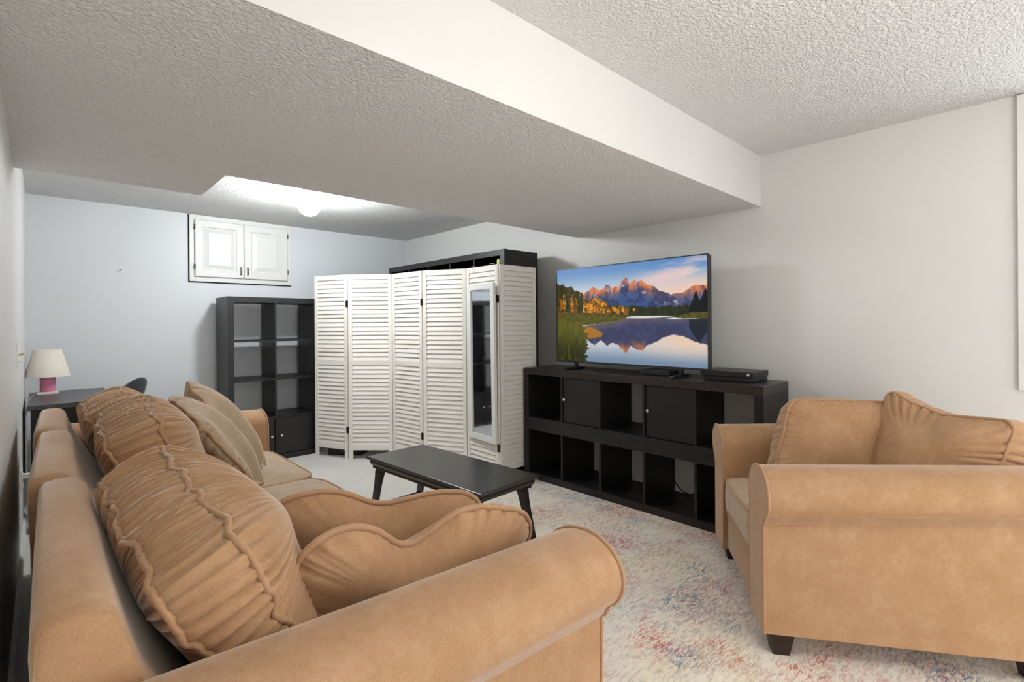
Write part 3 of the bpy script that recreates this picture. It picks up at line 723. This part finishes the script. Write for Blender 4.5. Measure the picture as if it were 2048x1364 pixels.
# =================================================================== COFFEE TABLE
def coffee_table():
    # plan corners (top): L(1.412,2.815) B(1.814,2.766) R(1.881,1.777) F(1.459,1.795)
    e = empty('coffee_table', 'black wooden coffee table with splayed folding legs on the rug', 'coffee table', frame((1.642, 2.288, RUGT), math.radians(3.3)))
    hx, hy, H = 0.207, 0.50, 0.44
    def ring(i, z): return [(-hx + i, -hy + i, z), (hx - i, -hy + i, z), (hx - i, hy - i, z), (-hx + i, hy - i, z)]
    loft('table_top', [ring(0.012, H - 0.022), ring(0.002, H - 0.016), ring(0, H - 0.008), ring(0.003, H - 0.002), ring(0.006, H)], TABLE, e, True, False)
    loft('edge_moulding', [ring(0.022, H - 0.050), ring(0.020, H - 0.046), ring(0.016, H - 0.034), ring(0.016, H - 0.022)], TABLE, e, True, False)
    for s in (-1, 1): box('side_rail', (s * (hx - 0.035) - 0.010, s * (hx - 0.035) + 0.010, -hy + 0.03, hy - 0.03, H - 0.068, H - 0.049), TABLE, e, 0.002)
    for sy in (-1, 1):
        box('end_rail', (-hx + 0.045, hx - 0.045, sy * (hy - 0.07) - 0.010, sy * (hy - 0.07) + 0.010, H - 0.066, H - 0.049), TABLE, e, 0.002)
        for sx in (-1, 1):
            tx, ty = sx * (hx - 0.048), sy * (hy - 0.085); bx_, by_ = sx * (hx - 0.040), sy * (hy + 0.015)
            secs = []
            for t, w, d in ((0, 0.026, 0.016), (0.10, 0.027, 0.018), (0.16, 0.024, 0.016), (0.30, 0.021, 0.014), (1, 0.017, 0.012)):
                x, y, z = tx + (bx_ - tx) * t, ty + (by_ - ty) * t, (H - 0.052) * (1 - t)
                secs.append([(x - d, y - w, z), (x + d, y - w, z), (x + d, y + w, z), (x - d, y + w, z)])
            lg = loft('leg', secs, TABLE, e, True, False)
        y = sy * (hy - 0.085 + 0.10 * 0.66)
        tube('stretcher', [(-hx + 0.045, y, 0.135), (hx - 0.045, y, 0.135)], 0.011, TABLE, e, 10)
coffee_table()

# =================================================================== UPHOLSTERY
def nz1(x, period, seed):
    r = np.random.default_rng(seed); g = r.random(period)
    i = np.floor(x).astype(int); f = x - i; f = f * f * (3 - 2 * f)
    return g[i % period] * (1 - f) + g[(i + 1) % period] * f
def nz2(x, y, period, seed):
    r = np.random.default_rng(seed); g = r.random((64, period))
    i = np.floor(x).astype(int); j = np.floor(y).astype(int); a = x - i; b = y - j
    a = a * a * (3 - 2 * a); b = b * b * (3 - 2 * b)
    return (g[j % 64, i % period] * (1 - a) + g[j % 64, (i + 1) % period] * a) * (1 - b) + (g[(j + 1) % 64, i % period] * (1 - a) + g[(j + 1) % 64, (i + 1) % period] * a) * b
def basis(origin, xdir, ydir):
    X = Vector(xdir).normalized(); Y = Vector(ydir); Y = (Y - X * Y.dot(X)).normalized(); Z = X.cross(Y)
    return Matrix(((X.x, Y.x, Z.x, origin[0]), (X.y, Y.y, Z.y, origin[1]), (X.z, Y.z, Z.z, origin[2]), (0, 0, 0, 1)))
def cushion(name, W, H, T, B, M, label=None, cat=None, group=None, seed=1, wr=0.008, lam=0.045, wig=0.006, pipe=0.0065, expo=5.0, deform=None, fold=0.06, mat=None, parent=None, facewr=0.0, Bback=None, ns=420, strip_bulge=0.07, piped=True):
    """boxed (T>0) or knife-edge (T=0) cushion. local x width, z height, front = +y"""
    mat = mat or FAB
    Bback = B if Bback is None else Bback
    th = np.linspace(0, 2 * PI, 4000, endpoint=False)
    cx = np.sign(np.cos(th)) * np.abs(np.cos(th)) ** (2 / expo) * W / 2; cz = np.sign(np.sin(th)) * np.abs(np.sin(th)) ** (2 / expo) * H / 2
    dl = np.hypot(np.diff(np.append(cx, cx[0])), np.diff(np.append(cz, cz[0]))); cum = np.concatenate([[0], np.cumsum(dl)]); per = cum[-1]
    s = np.linspace(0, per, ns, endpoint=False)
    px = np.interp(s, cum, np.append(cx, cx[0])); pz = np.interp(s, cum, np.append(cz, cz[0]))
    taus = 1 - np.linspace(0, 1, 20)[:-1] ** 1.6; taus = taus[::-1]            # inner -> edge, dense near edge
    taus = np.concatenate([[0.03], np.linspace(0.10, 0.66, 9), [0.71, 0.76, 0.81, 0.85, 0.89, 0.925, 0.955, 0.98]])
    rows = []           # (rho, y, distance to nearest piping in m, strip?)
    rmin = min(W, H) / 2
    kf = 2.3
    for t in taus: rows.append((t, T / 2 + B * (1 - t ** kf) ** 0.85, (1 - t) * rmin, 0))
    rows.append((1.0, T / 2, 0.0, 2)); ipf = len(rows) - 1
    if T > 0:
        for q in (0.86, 0.68, 0.45, 0.2, 0, -0.2, -0.45, -0.68, -0.86): rows.append((1 + strip_bulge * (1 - q * q), q * T / 2, (1 - abs(q)) * T / 2, 1))
        rows.append((1.0, -T / 2, 0.0, 2))
    ipb = len(rows) - 1
    for t in taus[::-1]: rows.append((t, -T / 2 - Bback * (1 - t ** kf) ** 0.85, (1 - t) * rmin, 0))
    nr = len(rows)
    V = np.zeros((nr, ns, 3)); amp = np.zeros((nr, 1))
    for i, (rho, y, dist, k) in enumerate(rows):
        V[i, :, 0] = px * rho; V[i, :, 1] = y; V[i, :, 2] = pz * rho
        if k == 1: V[i, :, 0] = px + np.sign(px) * 0 + px / (np.hypot(px, pz) + 1e-6) * (rho - 1) * rmin; V[i, :, 2] = pz + pz / (np.hypot(px, pz) + 1e-6) * (rho - 1) * rmin
        amp[i] = (1.0 if k == 1 else (0.15 if k == 2 else math.exp(-dist / fold)))
    # wiggle of each piping line, spread to its neighbours
    npd = max(4, int(per / (lam * 1.3)))
    for ip, sd in ((ipf, seed * 17 + 1), (ipb, seed * 17 + 2)):
        wy = (nz1(s / per * npd, npd, sd) - 0.5) * 2 * wig; wz = (nz1(s / per * npd * 1.0 + 0.37, npd, sd + 5) - 0.5) * 2 * wig
        w2 = (nz1(s / per * npd * 2, npd * 2, sd + 9) - 0.5) * wig
        rad = np.stack([px, np.zeros(ns), pz], 1); rad /= np.linalg.norm(rad, axis=1)[:, None]
        for i in range(nr):
            g = math.exp(-((abs(rows[i][1] - rows[ip][1]) + abs(1 - min(1, rows[i][0])) * rmin) / 0.035) ** 2)
            V[i, :, 1] += g * (wy + w2); V[i] += (g * wz)[:, None] * rad
        if T == 0: break
    # faces index
    def normals(Vv):
        du = np.roll(Vv, -1, 1) - np.roll(Vv, 1, 1); dv = np.zeros_like(Vv); dv[1:-1] = Vv[2:] - Vv[:-2]; dv[0] = Vv[1] - Vv[0]; dv[-1] = Vv[-1] - Vv[-2]
        n = np.cross(du, dv); n /= np.linalg.norm(n, axis=2)[..., None] + 1e-9
        # outward
        sgn = np.sign((n * (Vv - np.array([0, 0, 0.0]))).sum(2)).mean(); return n * (1 if sgn >= 0 else -1)
    n = normals(V)
    P1 = max(6, int(per / lam)); P2 = max(8, int(per / (lam * 0.45)))
    Rw = np.cumsum([0] + [np.linalg.norm(V[i + 1] - V[i], axis=1).mean() for i in range(nr - 1)])
    D = np.zeros((nr, ns))
    sn = s / per
    for i in range(nr):
        yy = np.full(ns, Rw[i] / 0.22)
        warp = (nz2(sn * 23, yy * 0.9, 23, seed + 70) - 0.5) * 1.3
        mod = 0.25 + 0.75 * np.clip((nz2(sn * P1 * 0.5, yy * 1.2, max(3, P1 // 2), seed + 3) - 0.2) / 0.6, 0, 1)
        # each gather runs its own length over the cushion face
        reach = fold * (0.35 + 1.5 * nz1(sn * P1, P1, seed + 6))
        rowamp = amp[i] if rows[i][3] else np.exp(-rows[i][2] / reach) * np.clip((rows[i][0] - (0.52 if T > 0 else 0.66)) / 0.32, 0, 1)
        a = np.abs(np.sin(PI * (sn * P1 + warp))) ** 0.75; b = np.abs(np.sin(PI * (sn * P2 + warp * 2.3)))
        rid = (a - 0.6) * 1.7 * mod + (b - 0.6) * 0.55 * (1 - 0.5 * mod)
        big = nz2(V[i, :, 0] / 0.13 + 20, V[i, :, 2] / 0.13 + 20, 64, seed + 8) - 0.5
        D[i] = wr * rowamp * rid + facewr * big * 2 * (0 if rows[i][3] else min(1, rows[i][2] / 0.06))
    if T > 0:
        for ip in (ipf, ipb):
            D[ip] -= 0.002
    V = V + n * D[..., None]
    V2 = V.reshape(-1, 3)
    if deform is not None: V2 = deform(V2.copy())
    Vr = V2.reshape(nr, ns, 3)
    c0, c1 = Vr[0].mean(0), Vr[-1].mean(0)
    vs = np.vstack([V2, c0[None], c1[None]])
    fs = []
    for i in range(nr - 1):
        for k in range(ns):
            l = (k + 1) % ns; fs.append((i * ns + k, i * ns + l, (i + 1) * ns + l, (i + 1) * ns + k))
    for k in range(ns):
        l = (k + 1) % ns; fs.append((nr * ns, l, k)); fs.append((nr * ns + 1, (nr - 1) * ns + k, (nr - 1) * ns + l))
    o = recalc(obj_from(name, vs, fs, mat, None, True))
    if parent is not None: o.parent = parent; o.matrix_local = M
    else: o.matrix_world = M
    if label: tag(o, label, cat, group)
    if piped:
        for ip in ([ipf, ipb] if T > 0 else [ipf]):
            nn = normals(Vr)[ip]
            tube('piping', Vr[ip] + nn * pipe * 0.45, pipe, PIPE, o, 8, True)
    return o

def arm_section(w_in, top, seam, x_of, lx, k=1.0, zb=0.09):
    """closed outline (outward w, z); w=0 is the outer panel"""
    pts = []
    zc = (top + seam) / 2 + 0.005
    for z in np.linspace(zb, zc - 0.05, 6): pts.append((-w_in, z))
    cw = -0.045
    for a in np.linspace(PI, PI / 2, 9)[0:]: pts.append((cw + math.cos(a) * (w_in + cw) * 1.0, zc + math.sin(a) * (top - zc)))
    for a in np.linspace(PI / 2, -0.9, 14)[1:]: pts.append((cw + math.cos(a) * 0.113 * k, zc + math.sin(a) * (top - zc)))
    pts.append((0.012, seam + 0.004)); pts.append((0.0, seam))
    for z in np.linspace(seam - 0.012, zb, 6): pts.append((0.0, z))
    return pts
def make_arm(parent, xo, sgn, D, w_in=0.18, top=(0.685, 0.725), seam=(0.487, 0.545)):
    """xo outer panel x, sgn +1 outward = +x; front at y=0, rear at y=-D"""
    secs = []
    for t, sh in ((0.0, 0.986), (0.006, 0.996), (0.02, 1.0), (0.12, 1.0), (0.3, 1), (0.5, 1), (0.75, 1), (0.98, 1), (1.0, 0.99)):
        tp = top[0] + (top[1] - top[0]) * t; se = seam[0] + (seam[1] - seam[0]) * t
        sec = arm_section(w_in, tp, se, None, None)
        cz = 0.4
        secs.append([(xo + sgn * (-0.09 + (w + 0.09) * sh), -D * t, cz + (z - cz) * sh) for w, z in sec])
    a = loft('arm', secs, FAB, parent, True, True); edge_split(a, 50)
    sec = arm_section(w_in, top[0], seam[0], None, None)
    outl = [(xo + sgn * w, -0.004, z) for w, z in sec]
    tube('piping', smooth_path(outl, 3), 0.0055, PIPE, a, 8)
    return a
def foot(parent, x, y, zt=0.10):
    s = lambda h, z: [(x - h, y - h, z), (x + h, y - h, z), (x + h, y + h, z), (x - h, y + h, z)]
    loft('foot', [s(0.028, 0.0), s(0.045, zt)], FOOTWOOD, parent, True, False)
def seat_cushion(parent, x0, x1, y0, y1, z0, z1, seed):
    W, Hh, T = x1 - x0, y1 - y0, z1 - z0 - 0.05
    # local x width, local z -> -depth..., front(+y local) -> up
    M = Matrix(((1, 0, 0, (x0 + x1) / 2), (0, 0, -1, (y0 + y1) / 2), (0, 1, 0, (z0 + z1) / 2), (0, 0, 0, 1)))
    M = M @ Matrix.Identity(4)
    return cushion('seat_cushion', W * 0.995, Hh, T, 0.035, M, seed=seed, wr=0.003, wig=0.0012, expo=9, pipe=0.005, strip_bulge=0.03, parent=parent, Bback=0.005, mat=FAB_GREYLIT, ns=200, facewr=0.004, fold=0.03)
def back_section(D, top, zb, kx=0.0):
    """outline in (y,z)"""
    return [(-D + 0.27, zb), (-D + 0.265, 0.42), (-D + 0.225, 0.52), (-D + 0.17, 0.62), (-D + 0.125, 0.71), (-D + 0.094, top - 0.022), (-D + 0.080, top - 0.006), (-D + 0.062, top),
            (-D + 0.035, top), (-D + 0.014, top - 0.004), (-D + 0.003, top - 0.018), (-D + 0.0, top - 0.06), (-D + 0.006, top - 0.18), (-D + 0.010, 0.40), (-D + 0.012, zb)]
def make_sofa(name, label, M, W, D, seats, backs, arm_w=0.18, top=0.83, seed=1, rear_off=None, cat='sofa'):
    e = empty(name, label, cat, M)
    a0 = make_arm(e, 0.0, -1, D - 0.06, arm_w); a1 = make_arm(e, W, 1, D - 0.06, arm_w)
    # upholstered base
    b = box('seat_base', (arm_w - 0.01, W - arm_w + 0.01, -D + 0.04, -0.025, 0.09, 0.285), FAB, e, 0.012); edge_split(b)
    for i, (x0, x1) in enumerate(seats): seat_cushion(e, x0, x1, -D + 0.20, -0.005, 0.285, 0.475, seed + i)
    for i, (x0, x1) in enumerate(backs):
        secs = []
        off = rear_off[i] if rear_off else (0, 0)
        for t, sh in ((0, 0.955), (0.015, 0.985), (0.05, 1.0), (0.25, 1.004), (0.5, 1.008), (0.75, 1.004), (0.95, 1.0), (0.985, 0.985), (1, 0.955)):
            sec = back_section(D, top, 0.10); dy = off[0] * (1 - t) + off[1] * t
            yc, zc = -D + 0.10, 0.45
            secs.append([(x0 + (x1 - x0) * t, yc + (y - yc) * sh + dy, zc + (z - zc) * sh) for y, z in sec])
        bb = loft('back_section', secs, FAB, e, True, True); edge_split(bb, 70)
    for x in (0.06, W - 0.06):
        for y in (-0.07, -D + 0.08): foot(e, x - math.copysign(0.0, x), y)
    return e
# ---- the sofa along the left wall: local +y -> world +x, local x runs from the far end to the near end
SX, SYF, SYN = 1.03, 3.50, 0.772
sofaM = Matrix.Translation((SX, SYF, RUGT)) @ Matrix.Rotation(-PI / 2, 4, 'Z')
SW = SYF - SYN
lx = lambda y: SYF - y
make_sofa('sofa', 'long tan velour three-seat sofa along the left wall', sofaM, SW, 1.05,
          [(lx(3.32), lx(2.55)), (lx(2.55), lx(1.74)), (lx(1.74), lx(0.955))], [(lx(3.32), lx(2.62)), (lx(2.62), lx(1.78)), (lx(1.78), lx(0.90))],
          rear_off=[(0.010, -0.008), (0.008, -0.012), (0.010, 0.004)])
# ---- the armchair
acM = Matrix.Translation((1.905, 0.708, RUGT)) @ Matrix.Rotation(math.atan2(0.575, 0.818), 4, 'Z')
ACW, ACD = 0.88, 0.95
make_sofa('armchair', 'tan velour rolled-arm armchair in front of the right wall', acM, ACW, ACD, [(0.185, ACW - 0.185)], [(0.16, ACW - 0.16)], top=0.80, seed=20, cat='armchair')

# ---- loose back cushions of the sofa: width along -y.. (local x = world +y), front = +x leaning back
def lean(deg): a = math.radians(deg); return (math.cos(a), 0, math.sin(a))
def sag(mid=0.03, near=0.0, far=0.0, bulge=0.03, W=0.8, H=0.45, ear=0.0):
    def f(V):
        x, z = V[:, 0] / (W / 2), V[:, 2] / (H / 2); up = np.clip((z + 1) / 2, 0, 1)
        V[:, 2] -= up ** 2 * (mid * np.clip(1 - x * x, 0, 1) + near * np.clip(-x, 0, 1) + far * np.clip(x, 0, 1))
        V[:, 1] *= 1 + 0.22 * np.clip(-z, 0, 1) - 0.10 * np.clip(z, 0, 1)
        V[:, 2] += ear * np.clip(np.abs(x) - 0.8, 0, 1) * 5 * np.clip(z - 0.6, 0, 1)
        return V
    return f
cushion('back_cushion', 0.72, 0.42, 0.108, 0.13, basis((0.262, 1.305, 0.675), (-0.04, 1, 0.06), lean(26)), 'gathered tan back cushion at the near end of the sofa', 'cushion', 'sofa back cushions', seed=11, wr=0.015, lam=0.029, wig=0.008, fold=0.10, Bback=0.05, expo=7,
        deform=sag(0.0, 0.035, -0.02, W=0.72, H=0.42, ear=0.02))
cushion('back_cushion', 0.68, 0.42, 0.125, 0.115, basis((0.312, 2.42, 0.70), (0.06, 1, 0.02), lean(23)), 'gathered tan back cushion in the middle of the sofa', 'cushion', 'sofa back cushions', seed=23, wr=0.015, lam=0.036, wig=0.008, fold=0.065, Bback=0.065, expo=8,
        deform=sag(0.0, 0.0, -0.01, W=0.68, H=0.42, ear=0.022))
cushion('back_cushion', 0.60, 0.42, 0.125, 0.11, basis((0.30, 3.02, 0.69), (0.0, 1, 0.02), lean(24)), 'gathered tan back cushion at the far end of the sofa', 'cushion', 'sofa back cushions', seed=37, wr=0.015, lam=0.036, wig=0.008, fold=0.065, Bback=0.07, expo=8,
        deform=sag(0.0, 0.02, -0.03, W=0.60, H=0.42, ear=0.02))
# slumped pillows leaning on them
def slump(W, H, seed, depth=0.03):
    def f(V):
        x, z = V[:, 0] / (W / 2), V[:, 2] / (H / 2)
        w = np.sin(x * 4.6 + seed) * 0.6 + np.sin(x * 8.3 + 2 * seed) * 0.4
        V[:, 1] += depth * w * (0.55 + 0.45 * z) * np.sign(V[:, 1]) * 0.9
        V[:, 2] += 0.02 * np.sin(x * 3 + seed) * z
        V[:, 1] *= 1 + 0.25 * np.clip(-z, 0, 1) - 0.25 * np.clip(z, 0, 1)
        return V
    return f
cushion('throw_pillow', 0.50, 0.53, 0.0, 0.085, basis((0.590, 2.64, 0.685), (0.10, 1, 0.0), lean(36)), 'slumped tan pillow with deep folds propped on the middle back cushion', 'pillow', 'slumped sofa pillows', seed=41, wr=0.009, lam=0.06, wig=0.006, expo=3.4, deform=slump(0.50, 0.53, 1.1, 0.055), mat=FAB_GREYLIT, fold=0.10, facewr=0.01)
cushion('throw_pillow', 0.50, 0.56, 0.0, 0.09, basis((0.705, 2.99, 0.70), (0.14, 1, 0.03), lean(34)), 'slumped tan pillow with deep folds leaning beside the far sofa arm', 'pillow', 'slumped sofa pillows', seed=53, wr=0.009, lam=0.06, wig=0.006, expo=3.4, deform=slump(0.50, 0.56, 2.3, 0.055), mat=FAB_GREYLIT, fold=0.10, facewr=0.01)
# pillows standing against the near arm: local x = world +x, front (+y local) faces the camera (-y world) and tips over
def wavy(W, H, dip, dipx, wid, lo=0.0):
    def f(V):
        x, z = V[:, 0] / (W / 2), V[:, 2] / (H / 2); up = np.clip((z + 1) / 2, 0, 1) ** 2
        V[:, 2] -= up * dip * np.exp(-((x - dipx) / wid) ** 2)
        V[:, 2] -= up * lo * np.clip(x, 0, 1)
        return V
    return f
cushion('throw_pillow', 0.64, 0.36, 0.0, 0.085, basis((0.70, 1.33, 0.60), (-1, 0.14, 0.20), (0.12, -1, -0.45)), 'plump tan pillow standing upright on the sofa seat', 'pillow', None, seed=61, wr=0.004, lam=0.08, wig=0.003, pipe=0.0075, expo=4.2, deform=wavy(0.64, 0.36, 0.045, 0.05, 0.35), fold=0.05)
cushion('throw_pillow', 0.66, 0.36, 0.0, 0.085, basis((0.68, 1.055, 0.61), (-1, 0.05, 0.16), (0.05, -1, -0.35)), 'creased tan pillow leaning on the near sofa arm', 'pillow', None, seed=67, wr=0.010, lam=0.07, wig=0.004, pipe=0.0075, expo=3.4, deform=wavy(0.66, 0.36, 0.085, 0.22, 0.28), fold=0.09)
# ---- armchair cushions (frame of the chair)
ca_, sa_ = math.cos(math.atan2(0.575, 0.818)), math.sin(math.atan2(0.575, 0.818))
def ac(x, d, z): return (1.905 + 0.818 * x + 0.575 * d, 0.708 + 0.575 * x - 0.818 * d, z)
eW = (0.818, 0.575, 0); eD = (0.575, -0.818, 0)
def shear(k, H, dip=0.0, W=0.5):
    def f(V):
        z = V[:, 2] / H; V[:, 0] -= k * (z + 0.5)
        V[:, 2] -= np.clip(z + 0.5, 0, 1) ** 2 * dip * np.exp(-(V[:, 0] / (0.3 * W)) ** 2)
        return V
    return f
cushion('back_cushion', 0.54, 0.40, 0.12, 0.06, basis(ac(0.565, 0.43, 0.665), (-eD[0], -eD[1], 0.03), (-eW[0] + 0.12, -eW[1], 0.30)), 'smooth tan cushion propped against the far arm of the armchair', 'cushion', None, seed=71, wr=0.006, lam=0.045, wig=0.003, expo=9, fold=0.035, facewr=0.010,
        deform=shear(0.11, 0.40))
cushion('back_cushion', 0.50, 0.44, 0.14, 0.09, basis(ac(0.36, 0.76, 0.675), (eW[0] * 0.86 - eD[0] * 0.36, eW[1] * 0.86 - eD[1] * 0.36, 0.06), (-eD[0] * 0.86 - eW[0] * 0.40, -eD[1] * 0.86 - eW[1] * 0.40, 0.30)), 'gathered tan back cushion with raised corners on the armchair', 'cushion', None, seed=83, wr=0.010, lam=0.05, wig=0.006, expo=7, fold=0.09, deform=sag(0.05, 0.0, -0.02, W=0.50, H=0.44, ear=0.03), facewr=0.014)
